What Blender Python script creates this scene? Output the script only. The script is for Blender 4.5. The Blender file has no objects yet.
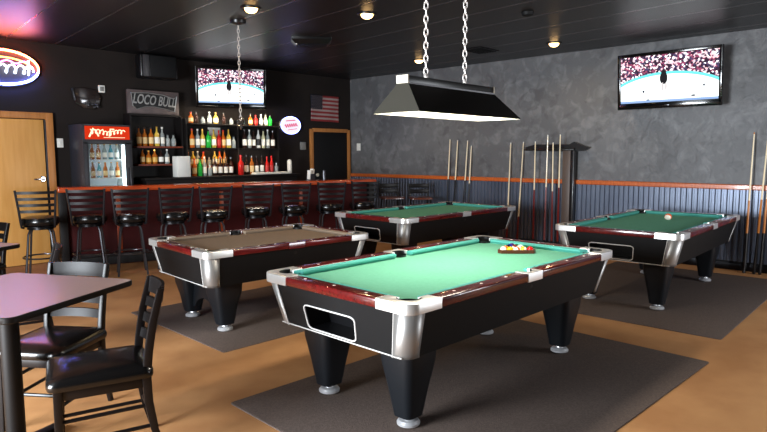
import bpy, bmesh, math, random
from math import pi, sin, cos, radians as R
from mathutils import Vector, Matrix
random.seed(7)
scene = bpy.context.scene
COL = scene.collection

# ------------------------------------------------------------------ materials
def _new(name):
    m = bpy.data.materials.new(name); m.use_nodes = True
    nt = m.node_tree
    for n in list(nt.nodes): nt.nodes.remove(n)
    out = nt.nodes.new('ShaderNodeOutputMaterial')
    return m, nt, out
def srgb(r, g, b):
    f = lambda c: (c/255/12.92) if c/255 <= .04045 else ((c/255+.055)/1.055)**2.4
    return (f(r), f(g), f(b), 1)
def pm(name, col, rough=.5, metal=0, spec=.5, coat=0, var=None, vscale=8, bump=0, bscale=60, stretch=None, trans=0, detail=4, ior=1.45):
    m, nt, out = _new(name)
    p = nt.nodes.new('ShaderNodeBsdfPrincipled'); nt.links.new(p.outputs[0], out.inputs[0])
    p.inputs['Base Color'].default_value = col
    p.inputs['Roughness'].default_value = rough; p.inputs['Metallic'].default_value = metal
    p.inputs['Specular IOR Level'].default_value = spec; p.inputs['Coat Weight'].default_value = coat
    p.inputs['Coat Roughness'].default_value = .08
    p.inputs['Transmission Weight'].default_value = trans; p.inputs['IOR'].default_value = ior
    tc = nt.nodes.new('ShaderNodeTexCoord'); src = tc.outputs['Object']
    if stretch:
        mp = nt.nodes.new('ShaderNodeMapping'); mp.inputs['Scale'].default_value = stretch
        nt.links.new(src, mp.inputs[0]); src = mp.outputs[0]
    if var:
        n = nt.nodes.new('ShaderNodeTexNoise'); n.inputs['Scale'].default_value = vscale; n.inputs['Detail'].default_value = detail
        nt.links.new(src, n.inputs['Vector'])
        r = nt.nodes.new('ShaderNodeValToRGB'); r.color_ramp.elements[0].position = .35; r.color_ramp.elements[1].position = .65
        r.color_ramp.elements[0].color = col; r.color_ramp.elements[1].color = var
        nt.links.new(n.outputs[0], r.inputs[0]); nt.links.new(r.outputs[0], p.inputs['Base Color'])
    if bump:
        n = nt.nodes.new('ShaderNodeTexNoise'); n.inputs['Scale'].default_value = bscale; n.inputs['Detail'].default_value = 3
        nt.links.new(src, n.inputs['Vector'])
        b = nt.nodes.new('ShaderNodeBump'); b.inputs['Strength'].default_value = bump; b.inputs['Distance'].default_value = .01
        nt.links.new(n.outputs[0], b.inputs['Height']); nt.links.new(b.outputs[0], p.inputs['Normal'])
    return m
def em(name, col, strength):
    m, nt, out = _new(name)
    e = nt.nodes.new('ShaderNodeEmission'); e.inputs[0].default_value = col; e.inputs[1].default_value = strength
    nt.links.new(e.outputs[0], out.inputs[0]); return m
class NB:
    """tiny node-expression builder"""
    def __init__(s, nt): s.nt = nt
    def m(s, op, a, b=None, c=None):
        n = s.nt.nodes.new('ShaderNodeMath'); n.operation = op
        for i, v in enumerate((a, b, c)):
            if v is None: continue
            if isinstance(v, (int, float)): n.inputs[i].default_value = v
            else: s.nt.links.new(v, n.inputs[i])
        return n.outputs[0]
    def mix(s, f, a, b):
        n = s.nt.nodes.new('ShaderNodeMix'); n.data_type = 'RGBA'
        for i, v in ((0, f), (6, a), (7, b)):
            if isinstance(v, (int, float, tuple)): n.inputs[i].default_value = v
            else: s.nt.links.new(v, n.inputs[i])
        return n.outputs[2]
    def ell(s, x, y, cx, cy, rx, ry):
        a = s.m('POWER', s.m('DIVIDE', s.m('SUBTRACT', x, cx), rx), 2); b = s.m('POWER', s.m('DIVIDE', s.m('SUBTRACT', y, cy), ry), 2)
        return s.m('LESS_THAN', s.m('ADD', a, b), 1)

# ------------------------------------------------------------------ mesh builder
def xf(loc=(0,0,0), rz=0, rx=0, ry=0):
    return Matrix.Translation(loc) @ Matrix.Rotation(rz, 4, 'Z') @ Matrix.Rotation(ry, 4, 'Y') @ Matrix.Rotation(rx, 4, 'X')
class MB:
    def __init__(s): s.bm = bmesh.new(); s.M = Matrix()
    def _merge(s, bm2, mat=0):
        for f in bm2.faces: f.material_index = mat
        bm2.transform(s.M)
        me = bpy.data.meshes.new('tmp'); bm2.to_mesh(me); bm2.free(); s.bm.from_mesh(me); bpy.data.meshes.remove(me); return s
    def box(s, c, d, bev=0, mat=0, rot=None, seg=2):
        b = bmesh.new(); bmesh.ops.create_cube(b, size=1)
        b.transform(Matrix.Diagonal((d[0], d[1], d[2], 1)))
        if bev: bmesh.ops.bevel(b, geom=b.edges[:], offset=bev, segments=seg, affect='EDGES', profile=.5)
        b.transform(Matrix.Translation(c) @ (rot or Matrix())); return s._merge(b, mat)
    def loft(s, secs, mat=0, caps=True, closed=True, ring=False):
        b = bmesh.new(); V = [[b.verts.new(p) for p in sec] for sec in secs]; n = len(secs[0])
        rng = range(len(V)) if ring else range(len(V)-1)
        for i in rng:
            A, B = V[i], V[(i+1) % len(V)]
            for j in range(n if closed else n-1):
                k = (j+1) % n
                try: b.faces.new((A[j], A[k], B[k], B[j]))
                except ValueError: pass
        if caps and closed and not ring:
            b.faces.new(V[0][::-1]); b.faces.new(V[-1])
        bmesh.ops.recalc_face_normals(b, faces=b.faces[:]); return s._merge(b, mat)
    def prism(s, poly, z0, z1, mat=0, bev=0):
        b = bmesh.new(); v = [b.verts.new((p[0], p[1], z0)) for p in poly]; f = b.faces.new(v)
        r = bmesh.ops.extrude_face_region(b, geom=[f]); vs = [g for g in r['geom'] if isinstance(g, bmesh.types.BMVert)]
        bmesh.ops.translate(b, verts=vs, vec=(0,0,z1-z0)); bmesh.ops.recalc_face_normals(b, faces=b.faces[:])
        if bev:
            ed = [e for e in b.edges if abs(e.verts[0].co.z-z1) < 1e-6 and abs(e.verts[1].co.z-z1) < 1e-6]
            bmesh.ops.bevel(b, geom=ed, offset=bev, segments=2, affect='EDGES', profile=.5)
        return s._merge(b, mat)
    def tube(s, pts, r, n=8, closed=False, mat=0):
        P = [Vector(p) for p in pts]; N = len(P); secs = []; up = None
        rr = r if isinstance(r, (list, tuple)) else [r]*N
        for i, p in enumerate(P):
            a = P[i-1] if (i or closed) else p; c = P[(i+1) % N] if (i < N-1 or closed) else p
            t = (c-a).normalized()
            if up is None: up = t.orthogonal().normalized()
            up = (up - t*up.dot(t)).normalized(); w = t.cross(up)
            secs.append([p + (up*cos(2*pi*k/n) + w*sin(2*pi*k/n))*rr[i] for k in range(n)])
        return s.loft(secs, mat, ring=closed)
    def cyl(s, a, b, r, r2=None, n=16, mat=0): return s.tube([a, b], [r, r if r2 is None else r2], n, mat=mat)
    def lathe(s, prof, n=20, c=(0,0,0), mat=0, cap=True):
        secs = [[(c[0]+r*cos(2*pi*k/n), c[1]+r*sin(2*pi*k/n), c[2]+z) for k in range(n)] for r, z in prof]
        return s.loft(secs, mat, caps=cap)
    def sphere(s, c, r, mat=0, seg=20):
        b = bmesh.new(); bmesh.ops.create_uvsphere(b, u_segments=seg, v_segments=seg//2+2, radius=1)
        b.transform(Matrix.Translation(c) @ Matrix.Diagonal((r if isinstance(r, (int,float)) else r[0], r if isinstance(r, (int,float)) else r[1], r if isinstance(r, (int,float)) else r[2], 1)))
        return s._merge(b, mat)
    def faces(s, verts, faces, mat=0, mats=None):
        b = bmesh.new(); V = [b.verts.new(v) for v in verts]
        fs = []
        for f in faces: fs.append(b.faces.new([V[i] for i in f]))
        b.transform(s.M); off = b
        if mats:
            for f, m in zip(fs, mats): f.material_index = m
            me = bpy.data.meshes.new('tmp'); b.to_mesh(me); b.free(); s.bm.from_mesh(me); bpy.data.meshes.remove(me); return s
        b.transform(s.M.inverted()); return s._merge(b, mat)
    def build(s, name, mats, parent=None, smooth=35, **tags):
        me = bpy.data.meshes.new(name); s.bm.to_mesh(me); s.bm.free()
        for m in (mats if isinstance(mats, (list, tuple)) else [mats]): me.materials.append(m)
        if smooth:
            me.polygons.foreach_set('use_smooth', [True]*len(me.polygons)); me.set_sharp_from_angle(angle=R(smooth))
        o = bpy.data.objects.new(name, me); COL.objects.link(o)
        if parent: o.parent = parent
        return tag(o, **tags)
def tag(o, label=None, cat=None, group=None, kind=None):
    if label: o['label'] = label
    if cat: o['category'] = cat
    if group: o['group'] = group
    if kind: o['kind'] = kind
    return o
def thing(name, label, cat, loc=(0,0,0), rz=0, group=None):
    o = bpy.data.objects.new(name, None); COL.objects.link(o); o.empty_display_size = .1
    o.location = loc; o.rotation_euler = (0,0,rz); return tag(o, label, cat, group)
def kids(o): return [c for c in list(COL.objects) if c.parent == o]
def copy_tree(o, loc, rz=0, label=None, group=None, rx=None):
    c = o.copy(); COL.objects.link(c); c.location = loc; c.rotation_euler = (0 if rx is None else rx, 0, rz)
    if label: c['label'] = label
    if group: c['group'] = group
    for k in kids(o):
        d = k.copy(); COL.objects.link(d); d.parent = c
        for g in kids(k):
            e = g.copy(); COL.objects.link(e); e.parent = d
    return c
def rrect(hx, hy, r, n=5, c=(0,0)):
    pts = []
    for sx, sy, a0 in ((1,1,0), (-1,1,pi/2), (-1,-1,pi), (1,-1,3*pi/2)):
        for i in range(n+1):
            a = a0 + i/n*pi/2; pts.append((c[0]+sx*(hx-r)+r*cos(a), c[1]+sy*(hy-r)+r*sin(a)))
    return pts
ORD = ['first','second','third','fourth','fifth','sixth','seventh','eighth','ninth','tenth']

# ------------------------------------------------------------------ palette
M = {}
M['floor'] = pm('floor_carpet', srgb(168,118,74), .75, spec=.25, var=srgb(188,138,90), vscale=2.2, bump=.35, bscale=220, detail=9)
M['mat'] = pm('mat_carpet', srgb(86,74,68), .9, spec=.2, var=srgb(101,87,79), vscale=90, bump=.5, bscale=260)
M['black_paint'] = pm('black_wall_paint', srgb(29,24,22), .75, spec=.2, var=srgb(35,29,26), vscale=1.5, bump=.1, bscale=90)
M['grey_wall'] = None
M['orange_wood'] = pm('orange_wood', srgb(204,104,46), .3, coat=.5, var=srgb(182,86,36), vscale=6, stretch=(8,.6,8))
M['bar_top'] = pm('bar_top_wood', srgb(186,76,34), .22, coat=.7, var=srgb(158,56,24), vscale=5, stretch=(1,8,8))
M['bar_front'] = pm('bar_front_maroon', srgb(62,14,15), .7, spec=.2, var=srgb(50,11,12), vscale=3)
M['tan_door'] = pm('tan_door_wood', srgb(206,152,84), .4, var=srgb(194,138,70), vscale=3, stretch=(6,6,.5))
M['frame_wood'] = pm('door_frame_wood', srgb(176,116,60), .4, var=srgb(158,100,48), vscale=5, stretch=(6,6,.6))
M['dark_door'] = pm('dark_door', srgb(13,13,14), .6, spec=.25)
M['black_metal'] = pm('black_metal', srgb(24,24,27), .3, metal=.6)
M['gunmetal'] = pm('gunmetal_tube', srgb(88,88,92), .3, metal=.9)
M['post'] = pm('dark_post_metal', srgb(48,48,52), .3, metal=.7)
M['chrome'] = pm('chrome', srgb(225,225,228), .16, metal=1)
M['casting'] = pm('cast_aluminium', srgb(226,224,220), .34, metal=.75, bump=.05, bscale=140)
M['trim_silver'] = pm('brushed_silver', srgb(158,156,153), .42, metal=.7)
M['laminate'] = pm('black_laminate', srgb(14,14,15), .6, spec=.25, bump=.08, bscale=300)
M['leg_black'] = pm('leg_black_plastic', srgb(16,19,23), .4, spec=.4)
M['rail_red'] = pm('rail_rosewood', srgb(98,21,20), .2, coat=.6, var=srgb(72,14,13), vscale=7, stretch=(1,5,5))
M['stripe'] = pm('white_pinstripe', srgb(206,204,200), .35)
M['chain'] = pm('chain_steel', srgb(206,198,192), .35, metal=.5)
M['foot'] = pm('leveller_aluminium', srgb(214,214,216), .3, metal=.6)
M['sight'] = pm('pearl_sight', srgb(240,236,224), .3)
M['cloth'] = pm('green_cloth', srgb(104,170,142), .95, spec=.1, var=srgb(108,175,147), vscale=40, bump=.1, bscale=400)
M['cushion'] = pm('green_cushion_cloth', srgb(86,170,158), .85, spec=.15, bump=.1, bscale=400)
M['tan_cloth'] = pm('tan_cloth', srgb(138,121,103), .95, spec=.1, var=srgb(144,126,108), vscale=40)
M['pocket'] = pm('pocket_rubber', srgb(10,10,11), .5)
M['recess'] = pm('recess_black', srgb(14,14,16), .35)
M['vinyl'] = pm('black_vinyl', srgb(14,13,13), .22, spec=.6, bump=.04, bscale=30)
M['chair_wood'] = pm('black_stained_wood', srgb(16,12,12), .38, spec=.35)
M['slat'] = pm('black_slat_wood', srgb(13,10,10), .42, spec=.2)
M['brown_seat'] = pm('brown_seat_wood', srgb(92,46,30), .3, coat=.4)
M['table_top'] = pm('table_laminate_sheen', srgb(166,136,128), .3, spec=.8)  # dark brown laminate, its bright sheen mixed into the base colour
M['table_edge'] = pm('table_edge_black', srgb(11,10,10), .5, spec=.3)
M['cue_maple'] = pm('cue_maple', srgb(240,222,186), .35, coat=.3)
M['cue_tan'] = pm('cue_tan', srgb(196,120,50), .3, coat=.4)
M['cue_red'] = pm('cue_red', srgb(112,26,22), .3, coat=.4)
M['cue_black'] = pm('cue_black', srgb(14,12,12), .35, coat=.3)
M['white_plastic'] = pm('white_plastic', srgb(222,220,212), .4)
M['grey_plastic'] = pm('grey_plastic', srgb(120,118,114), .5)
M['black_plastic'] = pm('black_plastic', srgb(14,14,15), .3)
M['screen_bezel'] = pm('gloss_black_bezel', srgb(10,10,12), .12, coat=.5)
M['shelf_black'] = pm('black_shelf_wood', srgb(18,14,13), .55, spec=.3)
M['shelf_red'] = pm('red_brown_shelf', srgb(112,46,26), .4)
M['paper'] = pm('white_paper', srgb(226,222,212), .8)
M['lamp_black'] = pm('lamp_black_enamel', srgb(14,12,11), .35)
M['lamp_end'] = pm('lamp_end_olive', srgb(54,52,45), .6, spec=.3)
M['brass'] = pm('lamp_cap_cream', srgb(214,208,190), .4)
M['lamp_inside'] = pm('lamp_white_inside', srgb(245,240,228), .6)
M['bulb'] = em('lamp_tube_glow', (1,.9,.74,1), 9)
M['spot_bulb'] = em('recessed_glow', (1,.6,.24,1), 9)
M['neon_red'] = em('neon_red', (1,.13,.04,1), 60)
M['neon_blue'] = em('neon_blue', (.16,.22,1,1), 75)
M['neon_white'] = em('neon_white', (.7,.85,1,1), 12)
M['neon_pink'] = em('neon_pink', (1,.12,.42,1), 14)
M['fridge_black'] = pm('fridge_black', srgb(42,42,46), .4)
M['fridge_in'] = pm('fridge_white_liner', srgb(220,228,232), .4)
M['fridge_lamp'] = em('fridge_lamp', (.75,.93,1,1), 7)
M['glass_clear'] = pm('clear_glass', (1,1,1,1), .03, trans=1, ior=1.1)

# ceiling: black lay-in tiles with thin metal bars every 0.61 m
def ceiling_mat():
    m, nt, out = _new('black_ceiling_tiles'); b = NB(nt)
    p = nt.nodes.new('ShaderNodeBsdfPrincipled'); nt.links.new(p.outputs[0], out.inputs[0])
    tc = nt.nodes.new('ShaderNodeTexCoord'); mp = nt.nodes.new('ShaderNodeMapping'); mp.inputs['Rotation'].default_value = (0,0,R(5))
    nt.links.new(tc.outputs['Object'], mp.inputs[0]); sp = nt.nodes.new('ShaderNodeSeparateXYZ'); nt.links.new(mp.outputs[0], sp.inputs[0])
    fx = b.m('FRACT', b.m('DIVIDE', b.m('ADD', sp.outputs[0], .13), .61)); fy = b.m('FRACT', b.m('DIVIDE', b.m('ADD', sp.outputs[1], .2), 1.22))
    bar = b.m('LESS_THAN', fx, .035); gap = b.m('LESS_THAN', fy, .016)
    c = b.mix(bar, srgb(15,12,13), srgb(96,90,92)); c = b.mix(gap, c, srgb(8,8,8)); nt.links.new(c, p.inputs['Base Color'])
    nt.links.new(b.m('MULTIPLY', bar, .6), p.inputs['Metallic']); p.inputs['Specular IOR Level'].default_value = .55
    nt.links.new(b.m('SUBTRACT', .38, b.m('MULTIPLY', bar, .12)), p.inputs['Roughness'])
    n = nt.nodes.new('ShaderNodeTexNoise'); n.inputs['Scale'].default_value = 160; nt.links.new(tc.outputs['Object'], n.inputs['Vector'])
    bp = nt.nodes.new('ShaderNodeBump'); bp.inputs['Strength'].default_value = .25; bp.inputs['Distance'].default_value = .004
    nt.links.new(n.outputs[0], bp.inputs['Height']); nt.links.new(bp.outputs[0], p.inputs['Normal']); return m
M['ceiling'] = ceiling_mat()
def grey_wall_mat():
    m, nt, out = _new('grey_faux_plaster'); b = NB(nt)
    p = nt.nodes.new('ShaderNodeBsdfPrincipled'); nt.links.new(p.outputs[0], out.inputs[0]); p.inputs['Roughness'].default_value = .5
    tc = nt.nodes.new('ShaderNodeTexCoord')
    def noise(s, d, dist=0):
        n = nt.nodes.new('ShaderNodeTexNoise'); n.inputs['Scale'].default_value = s; n.inputs['Detail'].default_value = d; n.inputs['Distortion'].default_value = dist
        nt.links.new(tc.outputs['Object'], n.inputs['Vector']); return n.outputs[0]
    def ramp(v, *st):
        r = nt.nodes.new('ShaderNodeValToRGB'); r.color_ramp.elements[0].position = st[0][0]; r.color_ramp.elements[0].color = st[0][1]
        r.color_ramp.elements[1].position = st[1][0]; r.color_ramp.elements[1].color = st[1][1]; nt.links.new(v, r.inputs[0]); return r.outputs[0]
    base = ramp(noise(.9, 6, .3), (.3, srgb(80,80,82)), (.7, srgb(100,100,101)))
    fine = ramp(noise(6, 10, .5), (.48, (0,0,0,1)), (.7, (1,1,1,1)))
    c = b.mix(b.m('MULTIPLY', fine, .42), base, srgb(136,136,137))
    crack = ramp(noise(4.2, 9, .8), (.57, (0,0,0,1)), (.66, (1,1,1,1)))
    c = b.mix(b.m('MULTIPLY', crack, .45), c, srgb(62,61,62))
    nt.links.new(c, p.inputs['Base Color'])
    bp = nt.nodes.new('ShaderNodeBump'); bp.inputs['Strength'].default_value = .35; bp.inputs['Distance'].default_value = .02
    nt.links.new(noise(7, 8, 1), bp.inputs['Height']); nt.links.new(bp.outputs[0], p.inputs['Normal']); return m
M['grey_wall'] = grey_wall_mat()
M['corrugated'] = pm('corrugated_steel', srgb(112,120,136), .36, metal=.6, var=srgb(96,104,120), vscale=2)
def screen_mat(strength):
    m, nt, out = _new('hockey_broadcast'); b = NB(nt)
    tc = nt.nodes.new('ShaderNodeTexCoord'); sp = nt.nodes.new('ShaderNodeSeparateXYZ'); nt.links.new(tc.outputs['Generated'], sp.inputs[0])
    x, y = sp.outputs[0], sp.outputs[2]
    mp = nt.nodes.new('ShaderNodeMapping'); mp.inputs['Scale'].default_value = (52,1,28); nt.links.new(tc.outputs['Generated'], mp.inputs[0])
    v = nt.nodes.new('ShaderNodeTexVoronoi'); v.inputs['Scale'].default_value = 1; nt.links.new(mp.outputs[0], v.inputs['Vector'])
    sc = nt.nodes.new('ShaderNodeSeparateColor'); nt.links.new(v.outputs['Color'], sc.inputs[0])
    r = nt.nodes.new('ShaderNodeValToRGB'); cr = r.color_ramp; cr.interpolation = 'CONSTANT'
    cr.elements[0].position = 0; cr.elements[0].color = (.03,.015,.03,1); cr.elements[1].position = .34; cr.elements[1].color = (.22,.05,.1,1)
    for ps, c in ((.5, (.6,.45,.5,1)), (.62, (.05,.04,.09,1)), (.8, (.8,.45,.5,1)), (.88, (.95,.95,1,1))):
        e = cr.elements.new(ps); e.color = c
    nt.links.new(sc.outputs[0], r.inputs[0])
    ice = b.m('MULTIPLY', b.ell(x, y, .5, 0, .64, .58), 1); teal = b.ell(x, y, .5, 0, .68, .635)
    c = b.mix(teal, r.outputs[0], (.12,.55,.58,1)); c = b.mix(ice, c, (.93,1,.99,1))
    for e in ((.46,.5,.04,.13), (.46,.63,.026,.055)): c = b.mix(b.ell(x, y, *e), c, (.012,.012,.014,1))
    for e in ((.45,.32,.011,.09), (.485,.32,.011,.09)): c = b.mix(b.ell(x, y, *e), c, (.45,.42,.42,1))
    for e in ((.25,.24,.012,.03), (.86,.3,.01,.025), (.3,.06,.02,.012), (.76,.1,.025,.018)): c = b.mix(b.ell(x, y, *e), c, (.03,.03,.05,1))
    c = b.mix(b.m('LESS_THAN', y, .05), c, (.2,.3,.5,1))
    e = nt.nodes.new('ShaderNodeEmission'); nt.links.new(c, e.inputs[0]); e.inputs[1].default_value = strength
    nt.links.new(e.outputs[0], out.inputs[0]); return m
M['screen'] = screen_mat(1.9)

# ------------------------------------------------------------------ room shell
XE, YN, ZC, XW, YS = 8.914, 9.378, 3.098, -2.6, -2.2
def struct(mb, name, mat, parent=None): return mb.build(name, mat, parent, kind=None if parent else 'structure')
struct(MB().box(((XE+XW)/2, (YN+YS)/2, -.05), (XE-XW+.4, YN-YS+.4, .1)), 'floor', M['floor'])
struct(MB().box(((XE+XW)/2, (YN+YS)/2, ZC+.05), (XE-XW+.4, YN-YS+.4, .1)), 'ceiling', M['ceiling'])
struct(MB().box(((XE+XW)/2, YN+.1, ZC/2), (XE-XW+.4, .2, ZC)), 'wall_north', M['black_paint'])
struct(MB().box((XE+.1, (YN+YS)/2, ZC/2), (.2, YN-YS, ZC)), 'wall_east', M['grey_wall'])
w = MB(); SX0, SX1, SZ0, SZ1 = 5.85, 7.95, .6, 2.1
w.box(((XW-.2+SX0)/2, YS-.1, ZC/2), (SX0-XW+.2, .2, ZC)); w.box(((XE+.2+SX1)/2, YS-.1, ZC/2), (XE+.2-SX1, .2, ZC))
w.box(((SX0+SX1)/2, YS-.1, SZ0/2), (SX1-SX0, .2, SZ0)); w.box(((SX0+SX1)/2, YS-.1, (ZC+SZ1)/2), (SX1-SX0, .2, ZC-SZ1))
struct(w, 'wall_south', M['black_paint'])
# west wall with a storefront window that lets the daylight in
WY0, WY1, WZ0, WZ1 = 2.4, 4.8, .35, 2.25
w = MB(); xw = XW-.1
w.box((xw, (YS+WY0)/2, ZC/2), (.2, WY0-YS, ZC)); w.box((xw, (YN+WY1)/2, ZC/2), (.2, YN-WY1, ZC))
w.box((xw, (WY0+WY1)/2, WZ0/2), (.2, WY1-WY0, WZ0)); w.box((xw, (WY0+WY1)/2, (ZC+WZ1)/2), (.2, WY1-WY0, ZC-WZ1))
struct(w, 'wall_west', M['black_paint'])
w = MB()
for y in (WY0+.03, (WY0*2+WY1)/3, (WY0+WY1*2)/3, WY1-.03): w.box((xw, y, (WZ0+WZ1)/2), (.08, .06, WZ1-WZ0))
for z in (WZ0+.03, WZ1-.03): w.box((xw, (WY0+WY1)/2, z), (.08, WY1-WY0, .06))
win = struct(w, 'window_1', M['black_metal'])
# unseen south window, added to brighten the right end of the grey wall
w = MB()
for x in (SX0+.03, (SX0+SX1)/2, SX1-.03): w.box((x, YS-.1, (SZ0+SZ1)/2), (.06, .08, SZ1-SZ0))
for z in (SZ0+.03, SZ1-.03): w.box(((SX0+SX1)/2, YS-.1, z), (SX1-SX0, .08, .06))
struct(w, 'added_window_2', M['black_metal'])
# corrugated wainscot, chair rail, base boards
pts = []; n = 0; y = YS
secs0, secs1 = [], []
amp, pitch = .021, .072
k = 0
while y < YN-.03:
    for dy, dx in ((0,0), (.28,0), (.42,1), (.86,1)):
        yy = y+dy*pitch
        if yy < YN-.02: secs0.append((XE-.012-amp*dx, yy, .12)); secs1.append((XE-.012-amp*dx, yy, 1.07))
    y += pitch
w = MB(); w.loft([secs0, secs1], closed=False, caps=False)
w.build('wall_east_wainscot', M['corrugated'], smooth=20, kind='structure')
w = MB(); w.prism([(0,0),(-.03,0),(-.045,.012),(-.045,.058),(-.03,.07),(0,.07)], 0, YN-YS-.04)
rail = w.build('trim_1', M['orange_wood'], kind='structure')
rail.matrix_world = Matrix(((1,0,0,XE-.003),(0,0,-1,YN-.02),(0,1,0,1.062),(0,0,0,1)))
struct(MB().box((XE-.015, (YN+YS)/2, .055), (.03, YN-YS-.06, .11), .004), 'baseboard_east', M['black_metal'])
struct(MB().box((5.5, YN-.012, .05), (4.4, .022, .1), .004), 'baseboard_north', M['shelf_black'])
# tan door at the left end of the bar wall
d1 = struct(MB().box((2.5, YN-.02, 1.02), (.86, .04, 2.02), .004), 'door_1', M['tan_door'])
f = MB()
f.box((3.005, YN-.03, 1.065), (.1, .06, 2.13), .008); f.box((1.995, YN-.03, 1.065), (.1, .06, 2.13), .008); f.box((2.5, YN-.03, 2.085), (.91, .06, .09), .008)
f.build('door_frame', M['frame_wood'], d1)
MB().box((2.945, YN-.035, 1.02), (.02, .05, 2.02)).build('weather_strip', M['black_metal'], d1)
h = MB(); h.cyl((2.87, YN-.04, 1.2), (2.87, YN-.1, 1.2), .03); h.box((2.82, YN-.1, 1.2), (.14, .02, .025), .006); h.box((2.87, YN-.045, 1.2), (.035, .012, .09), .004)
h.build('door_handle', M['chrome'], d1)
d2 = struct(MB().box((8.32, YN-.015, 1.0), (.92, .03, 1.98), .003), 'door_2', M['dark_door'])
f = MB(); f.box((7.815, YN-.025, 1.01), (.075, .05, 2.06), .006); f.box((8.825, YN-.025, 1.01), (.075, .05, 2.06), .006); f.box((8.32, YN-.025, 2.02), (.94, .05, .075), .006)
f.build('door_frame', M['frame_wood'], d2)
MB().sphere((7.93, YN-.06, 1.12), .035).build('door_handle', M['brass'], d2)

# floor mats under the tables
def floor_mat(loc, sx, sy, rz, label):
    b = MB(); b.prism(rrect(sx/2, sy/2, .02, 2), 0, .006, bev=.003)
    o = b.build('floor_mat', M['mat'], label=label, cat='floor mat', group='dark carpet mats under the pool tables'); o.location = loc; o.rotation_euler.z = rz
floor_mat((3.375, 2.19, .001), 2.9, 1.86, R(-2), 'grey brown carpet mat under the nearest green pool table')
floor_mat((3.46,4.88,.001), 1.98, 1.72, R(-1), 'grey brown carpet mat under the tan cloth pool table')
floor_mat((6.95, 2.35, .001), 3.05, 2.05, R(1), 'grey brown carpet mat under the green table by the corrugated wall')

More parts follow.
